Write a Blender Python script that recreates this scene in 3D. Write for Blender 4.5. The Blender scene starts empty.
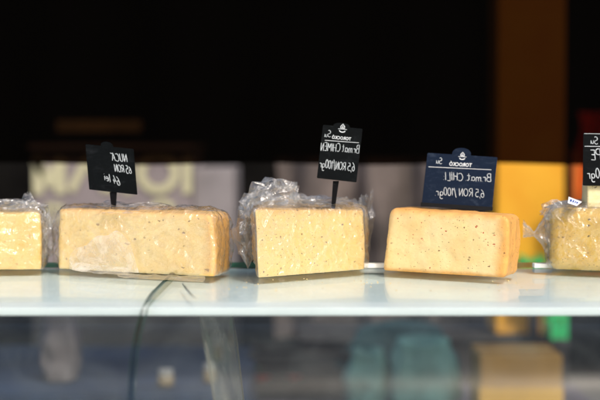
import bpy, bmesh, math, random
from mathutils import Vector, Matrix, noise
R = math.radians
scene = bpy.context.scene
C = scene.collection
# ------------------------------------------------------------------ camera, world, sun, exposure
F = 1417.0                     # focal length in 600-px-wide pixels (85 mm on 36 mm)
CH = 0.17                      # lens height above the glass top (z = 0)
cam_d = bpy.data.cameras.new('camera'); cam = bpy.data.objects.new('camera', cam_d); C.objects.link(cam)
cam_d.lens = 85; cam_d.sensor_width = 36; cam_d.clip_start = .05; cam_d.clip_end = 500
cam.location = (0, 0, CH); cam.rotation_euler = (R(90 - 2.0), 0, 0)
cam_d.dof.use_dof = True; cam_d.dof.focus_distance = 1.92; cam_d.dof.aperture_fstop = 3.0
scene.camera = cam
world = bpy.data.worlds.new('World'); scene.world = world; world.use_nodes = True
wn = world.node_tree; bg = wn.nodes['Background']
sky = wn.nodes.new('ShaderNodeTexSky'); sky.sky_type = 'NISHITA'; sky.sun_disc = False
SUN_EL, SUN_AZ = 47, 158      # degrees; azimuth clockwise from +Y: the sun stands behind the camera, a little to the right
sky.sun_elevation = R(SUN_EL); sky.sun_rotation = R(SUN_AZ); sky.dust_density = 4; sky.air_density = 1; sky.ozone_density = .6
wn.links.new(sky.outputs[0], bg.inputs[0]); bg.inputs[1].default_value = 0.13
sun_d = bpy.data.lights.new('sun', 'SUN'); sun = bpy.data.objects.new('sun', sun_d); C.objects.link(sun)
sun_d.energy = 1.5; sun_d.angle = R(4); sun_d.color = (1, .95, .87)
sdir = Vector((math.sin(R(SUN_AZ)) * math.cos(R(SUN_EL)), math.cos(R(SUN_AZ)) * math.cos(R(SUN_EL)), math.sin(R(SUN_EL))))
sun.rotation_euler = sdir.to_track_quat('Z', 'Y').to_euler(); sun.location = sdir * 6
vs = scene.view_settings; vs.view_transform = 'Standard'; vs.look = 'None'; vs.gamma = 1; vs.exposure = 0.45
scene.cycles.transparent_max_bounces = 48; scene.cycles.max_bounces = 10

# ------------------------------------------------------------------ helpers
def P(px, py, d):              # a place in the stall from its bearing and its distance
    a = math.atan((py - 200) / F) + R(2.0)
    return Vector(((px - 300) * d / F, d, CH - d * math.tan(a)))
def X(px, d): return (px - 300) * d / F
def Z(py, d): return P(0, py, d).z

def props(o, label=None, cat=None, group=None, kind=None):
    for k, v in (('label', label), ('category', cat), ('group', group), ('kind', kind)):
        if v: o[k] = v
    return o
def thing(name, loc, label, cat, group=None):
    o = bpy.data.objects.new(name, None); C.objects.link(o); o.location = loc; o.empty_display_size = .05
    return props(o, label, cat, group)
def wloc(o):
    v = Vector((0, 0, 0))
    while o is not None: v += o.location; o = o.parent
    return v
class MB:
    """collects geometry in world coordinates"""
    def __init__(s): s.v = []; s.f = []; s.mi = []; s.att = []
    def add(s, vs, fs, mi=0, att=None):
        b = len(s.v); s.v += [Vector(v) for v in vs]; s.f += [tuple(b + i for i in f) for f in fs]; s.mi += [mi] * len(fs)
        s.att += att if att else [(0, 0, 0)] * len(vs)
    def box(s, a, b, mi=0):
        x0, y0, z0 = a; x1, y1, z1 = b
        s.add([(x0,y0,z0),(x1,y0,z0),(x1,y1,z0),(x0,y1,z0),(x0,y0,z1),(x1,y0,z1),(x1,y1,z1),(x0,y1,z1)],
              [(3,2,1,0),(4,5,6,7),(0,1,5,4),(1,2,6,5),(2,3,7,6),(3,0,4,7)], mi)
    def prism(s, pts, ext, mi=0):       # polygon of Vectors swept by ext
        n = len(pts); s.add(list(pts) + [p + ext for p in pts],
            [tuple(range(n))[::-1], tuple(range(n, 2*n))] + [(i, (i+1) % n, n + (i+1) % n, n + i) for i in range(n)], mi)
    def grid(s, fn, nu, nv, mi=0, closed_u=False):
        vs = [fn(i / nu, j / nv) for j in range(nv + 1) for i in range(nu + (0 if closed_u else 1))]
        w = nu if closed_u else nu + 1
        fs = [(j*w + i, j*w + (i+1) % w, (j+1)*w + (i+1) % w, (j+1)*w + i) for j in range(nv) for i in range(nu)]
        s.add(vs, fs, mi)
    def tube(s, pts, r, n=8, mi=0):
        rings = []
        for k, p in enumerate(pts):
            t = (pts[min(k+1, len(pts)-1)] - pts[max(k-1, 0)]).normalized()
            a = t.orthogonal().normalized(); b = t.cross(a)
            rr = r[k] if isinstance(r, (list, tuple)) else r
            rings += [p + (a*math.cos(q*2*math.pi/n) + b*math.sin(q*2*math.pi/n))*rr for q in range(n)]
        m = len(pts)
        fs = [(k*n+q, k*n+(q+1)%n, (k+1)*n+(q+1)%n, (k+1)*n+q) for k in range(m-1) for q in range(n)]
        fs += [tuple(range(n))[::-1], tuple(range((m-1)*n, m*n))]
        s.add(rings, fs, mi)
    def build(s, name, mats, parent=None, smooth=False, bevel=0, origin=None):
        me = bpy.data.meshes.new(name); off = wloc(parent) if parent else (Vector(origin) if origin else Vector((0,0,0)))
        me.from_pydata([v - off for v in s.v], [], s.f)
        for m in (mats if isinstance(mats, (list, tuple)) else [mats]): me.materials.append(m)
        me.polygons.foreach_set('material_index', s.mi)
        me.polygons.foreach_set('use_smooth', [bool(smooth) and not (smooth == 'shell' and i) for i in s.mi])
        a = me.attributes.new('uvw', 'FLOAT_VECTOR', 'POINT'); a.data.foreach_set('vector', [c for t in s.att for c in t])
        me.update()
        bm = bmesh.new(); bm.from_mesh(me); bmesh.ops.recalc_face_normals(bm, faces=bm.faces)
        if bevel:
            bmesh.ops.bevel(bm, geom=[e for e in bm.edges if len(e.link_faces) == 2 and e.calc_face_angle(0) > .6], offset=bevel, segments=2, affect='EDGES', profile=.6)
        bm.to_mesh(me); bm.free()
        o = bpy.data.objects.new(name, me); C.objects.link(o)
        if parent: o.parent = parent
        elif origin: o.location = origin
        return o

# ------------------------------------------------------------------ materials
def newmat(name):
    m = bpy.data.materials.new(name); m.use_nodes = True; nt = m.node_tree
    return m, nt, nt.nodes, nt.links
def math_n(nt, op, a, b=None, c=None, clamp=False):
    n = nt.nodes.new('ShaderNodeMath'); n.operation = op; n.use_clamp = clamp
    for i, v in enumerate((a, b, c)):
        if v is None: continue
        if isinstance(v, (int, float)): n.inputs[i].default_value = v
        else: nt.links.new(v, n.inputs[i])
    return n.outputs[0]
def mix_c(nt, fac, a, b, mode='MIX'):
    n = nt.nodes.new('ShaderNodeMix'); n.data_type = 'RGBA'; n.blend_type = mode
    for s, v in ((n.inputs[0], fac), (n.inputs[6], a), (n.inputs[7], b)):
        if isinstance(v, (int, float)): s.default_value = v
        elif isinstance(v, tuple): s.default_value = (*v, 1) if len(v) == 3 else v
        else: nt.links.new(v, s)
    return n.outputs[2]
def noise_n(nt, scale, detail=4, rough=.55, vec=None, dist=0):
    n = nt.nodes.new('ShaderNodeTexNoise'); n.inputs['Scale'].default_value = scale; n.inputs['Detail'].default_value = detail
    n.inputs['Roughness'].default_value = rough; n.inputs['Distortion'].default_value = dist
    if vec: nt.links.new(vec, n.inputs['Vector'])
    return n.outputs[0]
def ramp(nt, v, a, b, c0=0, c1=1):
    n = nt.nodes.new('ShaderNodeMapRange'); n.interpolation_type = 'SMOOTHSTEP'
    nt.links.new(v, n.inputs[0])
    for i, x in enumerate((a, b, c0, c1)): n.inputs[i+1].default_value = x
    return n.outputs[0]
def objco(nt):
    return nt.nodes.new('ShaderNodeTexCoord').outputs['Object']
def bump(nt, h, strength, dist=.001):
    n = nt.nodes.new('ShaderNodeBump'); n.inputs['Strength'].default_value = strength; n.inputs['Distance'].default_value = dist
    nt.links.new(h, n.inputs['Height']); return n.outputs[0]

def plain(name, col, rough=.6, var=.25, scale=20, bstr=.2, bdist=.001, spec=.5):
    m, nt, N, L = newmat(name); b = N['Principled BSDF']; co = objco(nt)
    n1 = noise_n(nt, scale, 5, .6, co); f = ramp(nt, n1, .3, .7)
    dark = tuple(c * (1 - var) for c in col); lite = tuple(min(1, c * (1 + var * .5)) for c in col)
    L.new(mix_c(nt, f, dark, lite), b.inputs['Base Color']); b.inputs['Roughness'].default_value = rough
    b.inputs['Specular IOR Level'].default_value = spec
    L.new(bump(nt, noise_n(nt, scale * 6, 4, .6, co), bstr, bdist), b.inputs['Normal'])
    return m

def cheese_mat(name, paste, paste2, rind, specks, speck_col, speck_scale=120, right=.9, top=.92, bottom=.05, keep=.45, speck2=None, left=0, size=.16):
    """paste on the cut face, washed rind where the block was the wheel's edge"""
    m, nt, N, L = newmat(name); b = N['Principled BSDF']; co = objco(nt)
    at = N.new('ShaderNodeAttribute'); at.attribute_name = 'uvw'
    sp = N.new('ShaderNodeSeparateXYZ'); L.new(at.outputs['Vector'], sp.inputs[0])
    wob = math_n(nt, 'MULTIPLY', math_n(nt, 'SUBTRACT', noise_n(nt, 28, 4, .6, co), .5), .22)
    u = math_n(nt, 'ADD', sp.outputs[0], math_n(nt, 'MULTIPLY', wob, .35)); w = math_n(nt, 'ADD', sp.outputs[2], math_n(nt, 'MULTIPLY', wob, .5))
    r1 = ramp(nt, u, right - .05, right + .05); r2 = ramp(nt, w, top - .08, top + .09); r3 = ramp(nt, w, bottom + .05, bottom - .045)
    rr = math_n(nt, 'MAXIMUM', math_n(nt, 'MAXIMUM', r1, r2), r3)
    if left: rr = math_n(nt, 'MAXIMUM', rr, ramp(nt, u, left + .04, left - .05))
    big = ramp(nt, noise_n(nt, 22, 5, .6, co, .5), .35, .68)
    fine = noise_n(nt, 240, 4, .7, co)
    pc = mix_c(nt, big, paste, paste2)
    rc = mix_c(nt, ramp(nt, noise_n(nt, 60, 5, .7, co), .35, .7), rind, tuple(c * .78 for c in rind))
    col = mix_c(nt, rr, pc, rc)
    col = mix_c(nt, ramp(nt, fine, .3, .75, 0, .18), col, tuple(c * .72 for c in paste2))
    hgt = fine
    def speckle(scale, thr, keepv, c, w_):
        nonlocal col, hgt
        wv = N.new('ShaderNodeVectorMath'); wv.operation = 'ADD'; L.new(co, wv.inputs[0]); wv.inputs[1].default_value = (w_, w_ * 2, w_ * .7)
        ds = N.new('ShaderNodeVectorMath'); ds.operation = 'MULTIPLY'; L.new(wv.outputs[0], ds.inputs[0]); ds.inputs[1].default_value = (1, .8, 1.35)
        nz = N.new('ShaderNodeTexNoise'); nz.inputs['Scale'].default_value = scale * 2.2; L.new(ds.outputs[0], nz.inputs['Vector'])
        sc = N.new('ShaderNodeVectorMath'); sc.operation = 'SCALE'; L.new(nz.outputs[1], sc.inputs[0]); sc.inputs['Scale'].default_value = .75 / scale
        ad = N.new('ShaderNodeVectorMath'); ad.operation = 'ADD'; L.new(ds.outputs[0], ad.inputs[0]); L.new(sc.outputs[0], ad.inputs[1])
        v = N.new('ShaderNodeTexVoronoi'); v.inputs['Scale'].default_value = scale; L.new(ad.outputs[0], v.inputs['Vector'])
        sx = N.new('ShaderNodeSeparateColor'); L.new(v.outputs['Color'], sx.inputs[0])
        gate = math_n(nt, 'GREATER_THAN', sx.outputs[0], 1 - keepv)
        rad = math_n(nt, 'MULTIPLY', math_n(nt, 'ADD', math_n(nt, 'MULTIPLY', sx.outputs[1], .8), .35), thr)
        msk = math_n(nt, 'MULTIPLY', gate, ramp(nt, math_n(nt, 'SUBTRACT', v.outputs['Distance'], rad), .05, -.05))
        col = mix_c(nt, math_n(nt, 'MULTIPLY', msk, math_n(nt, 'ADD', math_n(nt, 'MULTIPLY', sx.outputs[2], .5), .45)), col, c)
        hgt = math_n(nt, 'SUBTRACT', hgt, math_n(nt, 'MULTIPLY', msk, .8))
    if specks:
        speckle(speck_scale, .24, keep, speck_col, .3); speckle(speck_scale * 2.3, .27, keep * .8, speck_col, 1.7)
    if speck2: speckle(speck_scale * .62, .2, .16, speck2, .9); speckle(speck_scale * 1.2, .22, .10, speck2, 2.9)
    L.new(col, b.inputs['Base Color']); b.inputs['Roughness'].default_value = .48
    b.inputs['Specular IOR Level'].default_value = .35
    b.inputs['Subsurface Weight'].default_value = .18; b.inputs['Subsurface Radius'].default_value = (.006, .004, .0015); b.inputs['Subsurface Scale'].default_value = 1
    L.new(bump(nt, math_n(nt, 'ADD', hgt, math_n(nt, 'MULTIPLY', noise_n(nt, 60, 3, .5, co), 1.5)), .55, .0009), b.inputs['Normal'])
    return m

def glass_mat(name, tint=(.93, .97, .95), f0=.04, f1=.5, rough=.01, haze=0.0, hazecol=(.7, .72, .7), crinkle=0, cscale=90, cdist=.002, stretch=(1, 1, 1), hazevar=0):
    """clear sheet: see-through + Schlick reflection + the film of dust or grease on it"""
    m, nt, N, L = newmat(name); N.remove(N['Principled BSDF']); out = N['Material Output']
    geo = N.new('ShaderNodeNewGeometry'); nrm = None; co = objco(nt)
    if crinkle:
        mp = N.new('ShaderNodeMapping'); mp.inputs['Scale'].default_value = stretch; L.new(co, mp.inputs['Vector'])
        nz = noise_n(nt, cscale, 3, .6, mp.outputs[0], 1.2)
        rid = math_n(nt, 'ABSOLUTE', math_n(nt, 'SUBTRACT', nz, .5))
        nz2 = noise_n(nt, cscale * 3.1, 2, .5, mp.outputs[0], .8)
        rid2 = math_n(nt, 'ABSOLUTE', math_n(nt, 'SUBTRACT', nz2, .5))
        nrm = bump(nt, math_n(nt, 'ADD', rid, math_n(nt, 'MULTIPLY', rid2, .35)), crinkle, cdist)
    dt = N.new('ShaderNodeVectorMath'); dt.operation = 'DOT_PRODUCT'; L.new(geo.outputs['Incoming'], dt.inputs[0])
    L.new(nrm if nrm else geo.outputs['Normal'], dt.inputs[1])
    c = math_n(nt, 'ABSOLUTE', dt.outputs['Value'])
    fr = math_n(nt, 'ADD', math_n(nt, 'MULTIPLY', math_n(nt, 'POWER', math_n(nt, 'SUBTRACT', 1, c), 5), f1), f0, clamp=True)
    tr = N.new('ShaderNodeBsdfTransparent'); tr.inputs[0].default_value = (*tint, 1)
    gl = N.new('ShaderNodeBsdfGlossy'); gl.inputs['Roughness'].default_value = rough; gl.inputs[0].default_value = (1, 1, 1, 1)
    if nrm: L.new(nrm, gl.inputs['Normal'])
    base = tr.outputs[0]
    if haze:
        df = N.new('ShaderNodeBsdfDiffuse'); df.inputs[0].default_value = (*hazecol, 1)
        tl = N.new('ShaderNodeBsdfTranslucent'); tl.inputs[0].default_value = (*hazecol, 1)
        a2 = N.new('ShaderNodeMixShader'); a2.inputs[0].default_value = .35; L.new(df.outputs[0], a2.inputs[1]); L.new(tl.outputs[0], a2.inputs[2])
        if nrm: L.new(nrm, df.inputs['Normal'])
        mx = N.new('ShaderNodeMixShader')
        if hazevar:
            h = ramp(nt, noise_n(nt, hazevar, 5, .65, co, 1), .3, .75, haze * .25, haze * 2.0); L.new(h, mx.inputs[0])
        else: mx.inputs[0].default_value = haze
        L.new(base, mx.inputs[1]); L.new(a2.outputs[0], mx.inputs[2]); base = mx.outputs[0]
    ms = N.new('ShaderNodeMixShader'); L.new(fr, ms.inputs[0]); L.new(base, ms.inputs[1]); L.new(gl.outputs[0], ms.inputs[2])
    L.new(ms.outputs[0], out.inputs['Surface'])
    return m

M = {}
M['film'] = glass_mat('cling film', (.985, .985, .98), .10, .80, .09, .05, (.85, .84, .82), .9, 75, .003, (1, 1, .6), 45)
M['film_loose'] = glass_mat('loose cling film', (.95, .95, .94), .10, .8, .12, .09, (.84, .84, .84), .8, 60, .003, (1, 1, 1), 60)
M['film_milky'] = glass_mat('milky film', (.97, .97, .96), .06, .5, .2, .34, (.95, .88, .78), .5, 45, .003, (1, 1, 1), 30)
M['top_glass'] = glass_mat('top glass', (.97, .99, .985), .012, .32, .02, .014, (.70, .78, .74), 0, hazevar=14)
M['side_glass'] = glass_mat('brace glass', (.93, .94, .92), .02, .06, .02, .20, (.68, .66, .58), 0, hazevar=20)
M['glass_edge'] = plain('green glass edge', (.012, .10, .06), .2, .5, 60, .1)
M['board'] = plain('white laminate', (.74, .82, .82), .35, .06, 9, .1)
M['white_plastic'] = plain('white plastic strip', (.85, .85, .82), .9, .08, 30, .1, spec=.05)
M['steel'] = plain('brushed steel', (.35, .36, .37), .35, .2, 12, .1)
M['dark_metal'] = plain('dark metal', (.03, .03, .032), .5, .3, 20, .1)

# ------------------------------------------------------------------ the setting
pv = MB(); pv.grid(lambda u, v: Vector((-60 + 120*u, -60 + 120*v, -1.15 + .004*noise.noise(Vector((u*90, v*90, 0))))), 60, 60)
props(pv.build('pavement', plain('grey paving', (.12, .115, .11), .8, .3, 3, .4)), kind='structure')

# dark wall added across the way to block the bright sky
w = MB(); w.box((-5, 8.2, -1.15), (5, 8.6, 4.5)); w.box((-5.1, 8.15, 4.4), (5.1, 8.65, 4.6))
for i in range(-4, 5): w.box((i*1.1 - .04, 8.17, -1.1), (i*1.1 + .04, 8.2, 4.39))
props(w.build('sky_block_wall', plain('dark render', (.006, .0055, .005), .95, .5, 3, .5, spec=.05), origin=(0, 8.2, -1.15)), 'added black wall blocking the bright sky behind the upper background', 'wall')

# black see-through cloth, added to put the upper background in shade
DC = 3.0; zc = Z(164, DC)
sc = thing('added_shade_cloth', (0, DC, -1.15), 'added black see-through cloth that shades the whole upper background', 'shade cloth')
m_cloth, nt, N, L = newmat('added dark mesh'); N.remove(N['Principled BSDF'])
tr = N.new('ShaderNodeBsdfTransparent'); tr.inputs[0].default_value = (.95, .52, .30, 1); df = N.new('ShaderNodeBsdfDiffuse'); df.inputs[0].default_value = (.0012, .0011, .001, 1)
mx = N.new('ShaderNodeMixShader'); mx.inputs[0].default_value = .970; L.new(tr.outputs[0], mx.inputs[1]); L.new(df.outputs[0], mx.inputs[2]); L.new(mx.outputs[0], N['Material Output'].inputs['Surface'])
g = MB(); g.grid(lambda u, v: Vector((-1.2 + 2.4*u, DC + .012*math.sin(u*60) * (1 - v*.7) + .006*math.sin(u*23+1), zc + .62*v + .0025*math.sin(u*31))), 200, 12)
g.build('cloth', m_cloth, sc, True)
g = MB(); g.tube([Vector((-1.3, DC, zc+.63)), Vector((1.3, DC, zc+.63))], .014, 12); g.build('rail', M['dark_metal'], sc, True)  # made-up rail and posts that carry the added cloth
for sx in (-1.26, 1.26):
    g = MB(); g.tube([Vector((sx, DC, -1.15)), Vector((sx, DC, zc+.63))], .016, 12); g.build('post', M['dark_metal'], sc, True)

# ------------------------------------------------------------------ display case
case = thing('display_case', (0, 1.8, -1.15), 'glass display counter with bent front glass and white shelf under the cheeses', 'display case')
prof = [(2.15, 0.0), (1.95, 0.0), (1.8, 0.0), (1.76, -.0001)]
cy, cz, ra, rb = 1.75, -.125, .285, .125
for k in range(1, 25):
    t = k / 24 * math.pi / 2; e = 2 / 2.7
    prof.append((cy - ra * math.sin(t) ** e, cz + rb * math.cos(t) ** e))
prof += [(1.462, -.18), (1.46, -.30)]
def bent(x0, x1, nm):
    T = .008; pts = [Vector((0, y, z)) for y, z in prof]; inn = []
    for i, p in enumerate(pts):
        t = (pts[min(i+1, len(pts)-1)] - pts[max(i-1, 0)]).normalized(); n = Vector((0, -t.z, t.y)); 
        if n.z < 0 or (abs(n.z) < .2 and n.y > 0): n = -n
        nn = Vector((0, t.z, -t.y)); inn.append(p + nn * (T if nn.z < 0 or nn.y > 0 else -T))
    g = MB(); n = len(pts)
    vs = []
    for x in (x0, x1):
        vs += [Vector((x, p.y, p.z)) for p in pts] + [Vector((x, p.y, p.z)) for p in inn]
    fs = []
    for i in range(n-1):
        fs += [(i, i+1, 2*n+i+1, 2*n+i), (n+i, 3*n+i, 3*n+i+1, n+i+1)]
    g.add(vs, fs); o = g.build('bent_glass', M['top_glass'], case, True)
    e = MB()
    for xx in (0, 2*n):
        ev = vs[xx:xx+2*n]; e.add(ev, [(i, i+1, n+i+1, n+i) for i in range(n-1)])
    e.add([vs[0], vs[n], vs[2*n], vs[3*n]], [(0, 1, 3, 2)])
    ed = e.build('glass_edge', M['glass_edge'], None); ed.parent = o
    for v in ed.data.vertices: v.co -= case.location
    return o
xj = X(165, 1.88)
bent(-1.0, xj, 'l'); bent(xj + .0055, 1.0, 'r')
g = MB(); g.box((-1.0, 1.612, -.0185), (1.0, 2.146, -.0095)); g.build('shelf_board', M['board'], case, bevel=.0012)
g = MB(); g.box((-1.0, 1.47, -.40), (1.0, 2.14, -.302)); g.box((-1.0, 1.50, -1.15), (1.0, 2.12, -.40)); g.build('cabinet', M['steel'], case, bevel=.004)
for sx in (-.98, .98):
    g = MB(); g.box((sx-.01, 2.10, -.302), (sx+.01, 2.13, -.017)); g.build('support', M['steel'], case)
# glass braces under the shelf
def quadslab(g, a, b, c, d, t): g.prism([Vector(a), Vector(b), Vector(c), Vector(d)], Vector(t))
g = MB(); quadslab(g, P(196, 306, 1.66), P(231, 306, 1.80), P(246, 425, 1.80), P(217, 425, 1.62), (.0, .005, 0))
br = g.build('glass_brace', M['side_glass'], case)
g = MB(); g.tube([P(231, 307, 1.80), P(237, 345, 1.80), P(246, 425, 1.80)], .0011, 8)
e = g.build('edge_seal', plain('grey seal', (.16, .15, .12), .4, .2), case, True)
g = MB(); g.tube([P(196, 307, 1.66), P(207, 350, 1.64), P(217, 425, 1.62)], .0009, 8)
e = g.build('edge_seal', plain('grey seal', (.16, .15, .12), .4, .2), case, True)
# white strips lying along the back of the glass
for i, (a, b, lb) in enumerate(((352, 506, 'white plastic strip lying on the glass behind the chili cheese'), (534, 566, 'short white plastic strip behind the yellow wrapped cheese at right'))):
    g = MB(); y0 = 2.04; g.box((X(a, 2.05), y0, .0005), (X(b, 2.05), y0 + .02, .0065))
    props(g.build('plastic_strip', M['white_plastic'], bevel=.0006, origin=((X(a, 2.05)+X(b, 2.05))/2, y0, 0)), lb, 'strip', 'white strips on the glass')

# ------------------------------------------------------------------ cheeses
def rounded_cube(nu, nv, nw, r, dims):
    """unit-cube surface points with rounded edges: returns verts (u,v,w in 0..1) and faces"""
    vs = {}; out = []; faces = []
    def vid(i, j, k):
        if (i, j, k) in vs: return vs[(i, j, k)]
        p = Vector((i/nu*dims[0], j/nv*dims[1], k/nw*dims[2]))
        q = Vector([min(max(p[a], r), dims[a]-r) for a in range(3)]); d = p - q
        if d.length > 1e-9: p = q + d.normalized() * r
        vs[(i, j, k)] = len(out); out.append(Vector([p[a]/dims[a] for a in range(3)])); return vs[(i, j, k)]
    for i in range(nu):
        for j in range(nv):
            for k in (0, nw): faces.append((vid(i,j,k), vid(i+1,j,k), vid(i+1,j+1,k), vid(i,j+1,k)))
    for i in range(nu):
        for k in range(nw):
            for j in (0, nv): faces.append((vid(i,j,k), vid(i+1,j,k), vid(i+1,j,k+1), vid(i,j,k+1)))
    for j in range(nv):
        for k in range(nw):
            for i in (0, nu): faces.append((vid(i,j,k), vid(i,j+1,k), vid(i,j+1,k+1), vid(i,j,k+1)))
    return out, faces
def hexmap(c, p):      # c: 8 corners FL FR BR BL bottom, then top
    u, v, w = p
    b = (c[0]*(1-u) + c[1]*u)*(1-v) + (c[3]*(1-u) + c[2]*u)*v
    t = (c[4]*(1-u) + c[5]*u)*(1-v) + (c[7]*(1-u) + c[6]*u)*v
    return b*(1-w) + t*w
def block(corners, name, mat, parent=None, r=.006, seed=0, amp=.0012, bulge=(0, 0), origin=None, n=(90, 50, 44), fine=.00035):
    dims = ((corners[1]-corners[0]).length, (corners[3]-corners[0]).length, (corners[4]-corners[0]).length)
    pts, fs = rounded_cube(*n, r, dims); g = MB(); out = []
    cen = sum(corners, Vector()) / 8
    for p in pts:
        q = hexmap(corners, p)
        # cut face bows gently outwards; the rind side more
        q.y -= bulge[0] * math.sin(math.pi*p[0]) * (1-p[1]) * math.sin(math.pi*min(max(p[2], 0), 1)) ** .6
        q.x += bulge[1] * p[0]**4 * math.sin(math.pi*min(max(p[2], 0), 1)) ** .7
        d = (q - cen); d.normalize()
        a = amp * noise.noise(q*28 + Vector((seed, 0, 0))) + amp*.6*noise.noise(q*80 + Vector((seed, 3, 0))) + fine * noise.noise(q*420 + Vector((0, seed, 0)))
        q += d * a * (1 if p[2] > .04 else .3)
        q.z = max(q.z - (.003 if p[2] < .12 else 0), .0004)
        out.append(q)
    g.add(out, fs, 0, [tuple(p) for p in pts])
    return g.build(name, mat, parent, True, origin=origin)
def corners_of(fl, fr, br, bl, zt, lean=(0, 0)):   # (px, d) footprints and the four top heights
    b = [Vector((X(p, d), d, 0.0004)) for p, d in (fl, fr, br, bl)]
    t = [Vector((v.x + (lean[0] if i in (0, 3) else lean[1]), v.y, z)) for i, (v, z) in enumerate(zip(b, zt))]
    return b + t

# crumpled film pieces
def ridge(p, s):
    return 1 - abs(noise.noise(p * s)) * 2.2
def crumple(q, n, amp, seed, s=55):
    o = Vector((seed*7.1, seed*3.3, seed*1.7))
    a = ridge(q + o, s) - .45; b = ridge(q*1.0 + o*2, s*2.3) - .45; c = noise.noise_vector(q*s*.6 + o)
    return q + n * (amp * a + amp*.45*b) + c * amp * .7
def wrap_shell(g, corners, off, r=.01, seed=1, amp=.0012, mi=0, s=60, n=(170, 44, 90), bulge=(0, 0)):
    cen = sum(corners, Vector()) / 8
    dims = ((corners[1]-corners[0]).length, (corners[3]-corners[0]).length, (corners[4]-corners[0]).length)
    pts, fs = rounded_cube(*n, r, dims); out = []
    for p in pts:
        q = hexmap(corners, p)
        q.y -= bulge[0] * math.sin(math.pi*p[0]) * (1-p[1]) * math.sin(math.pi*min(max(p[2], 0), 1)) ** .6
        q.x += bulge[1] * p[0]**4 * math.sin(math.pi*min(max(p[2], 0), 1)) ** .7
        d = Vector(((p[0]-.5)*2, (p[1]-.5)*2, (p[2]-.5)*2))
        nn = Vector([math.copysign(abs(x)**6, x) for x in d]); nn.normalize()
        fold = max(0.0, ridge(q + Vector((seed*7.1, 0, 0)), s*.45) - .42) * amp * 4 + max(0.0, ridge(q + Vector((0, seed*5.1, 0)), s*1.3) - .45) * amp * 1.8
        q2 = q + nn * (off + fold + amp*.3*(1 + noise.noise(q*s*.5)))
        q2.z = max(q2.z, .0003 + .0002*noise.noise(q*90))
        out.append(q2)
    g.add(out, fs, mi)
def puff(g, c, rad, seed, amp, mi=1, s=24, res=12, spike=.25, flat=None):
    """a bunched-up end of film: closed crumpled bag"""
    def fn(u, v):
        th = u*2*math.pi; ph = (v-.5)*math.pi*.998
        d = Vector((math.cos(ph)*math.cos(th), math.cos(ph)*math.sin(th), math.sin(ph)))
        jv = noise.noise_vector(Vector((u*57, v*43, seed*3.3))); d = (d + jv*.16).normalized() if 0 < v < 1 else d
        k = 1 + spike * noise.noise(d*2.3 + Vector((seed, 0, 0))) + spike*.8*(ridge(d*1.0 + Vector((0, seed, 0)), 3.1) - .5)
        q = Vector(c) + Vector((d.x*rad[0], d.y*rad[1], d.z*rad[2])) * k
        q = crumple(q, d, amp, seed, s)
        q.z = max(q.z, .0004)
        return q
    g.grid(fn, res*2, res, mi, closed_u=True)
def sheet(g, a, b, c, d, seed, amp, mi=1, nu=26, nv=16, s=40, ragged=.12, sag=0):
    """loose flap of film between four corners a-b (bottom) and d-c (top)"""
    a, b, c, d = map(Vector, (a, b, c, d)); nrm = (b-a).cross(d-a).normalized()
    def fn(u, v):
        vv = v * (1 + ragged * noise.noise(Vector((u*6, seed, 0))) + ragged*.6*noise.noise(Vector((u*17, seed, 4))))
        jv = noise.noise_vector(Vector((u*57, v*43, seed*3.3))); vv += jv.x*.5/nv; u = u + jv.y*.5/nu
        uu = u + ragged*.3*noise.noise(Vector((v*5, seed, 9))) * (1 if u > .9 or u < .1 else .3)
        q = (a*(1-uu) + b*uu)*(1-vv) + (d*(1-uu) + c*uu)*vv
        q = crumple(q, nrm, amp, seed, s) + nrm * sag * math.sin(math.pi*v)
        q.z = max(q.z, .0004)
        return q
    g.grid(fn, nu, nv, mi)

pale, pale2 = (.86, .68, .34), (.84, .60, .24)
# --- 1: chili cheese, bare
c3 = corners_of((382, 2.00), (505, 1.885), (517.5, 1.97), (402, 2.13), (.0885, .0835, .0815, .0865), (.012, .003))
o = block(c3, 'chili_cheese', cheese_mat('chili cheese', (.91, .69, .35), (.90, .62, .27), (.86, .41, .10), True, (.14, .07, .03), 160, right=.925, top=.93, bottom=.07, keep=.15, speck2=(.50, .05, .02)), None, r=.0095, seed=3, amp=.0018, bulge=(.004, .004), origin=((X(450, 1.95)), 1.98, 0))
props(o, 'bare orange-rinded block of chili cheese with red flecks under the navy sign', 'cheese')
# --- 2: caraway cheese in loose film
c2 = corners_of((258, 1.885), (364, 2.02), (362, 2.13), (262, 2.09), (.0915, .0850, .0845, .0885), (-.004, -.001))
t2 = thing('wrapped_cheese', (X(310, 1.97), 1.98, 0), 'seeded caraway cheese block with film bunched up over its top left corner', 'cheese', 'cheeses wrapped in clear film')
block(c2, 'cheese_block', cheese_mat('caraway cheese', (.81, .575, .215), (.79, .56, .24), (.68, .38, .09), True, (.16, .10, .04), 175, right=1.4, top=.965, bottom=-.2, keep=.26, speck2=(.20, .12, .05)), t2, r=.004, seed=8, amp=.0016, bulge=(.001, .001))
g = MB(); wrap_shell(g, c2, .0024, .007, 2, .0017, 0, 62, bulge=(.001, .001))
puff(g, P(251, 232, 1.99), (.020, .035, .040), 3, .006, spike=.4)
puff(g, P(258, 205, 2.0), (.020, .025, .018), 43, .006, spike=.5)
puff(g, P(275, 196, 2.01), (.034, .028, .020), 5, .005, spike=.45)
puff(g, P(292, 202, 2.03), (.045, .026, .009), 6, .004, spike=.45)
puff(g, P(325, 203, 2.05), (.035, .02, .008), 7, .004, spike=.5)
sheet(g, P(361, 262, 2.05), P(368, 262, 2.07), P(374, 192, 2.07), P(352, 200, 2.05), 4, .003, 0, sag=.004)
sheet(g, P(264, 212, 2.0), P(296, 206, 2.0), P(300, 186, 2.02), P(266, 184, 2.0), 14, .006)
g.build('plastic_wrap', [M['film'], M['film_loose']], t2, 'shell')
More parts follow.
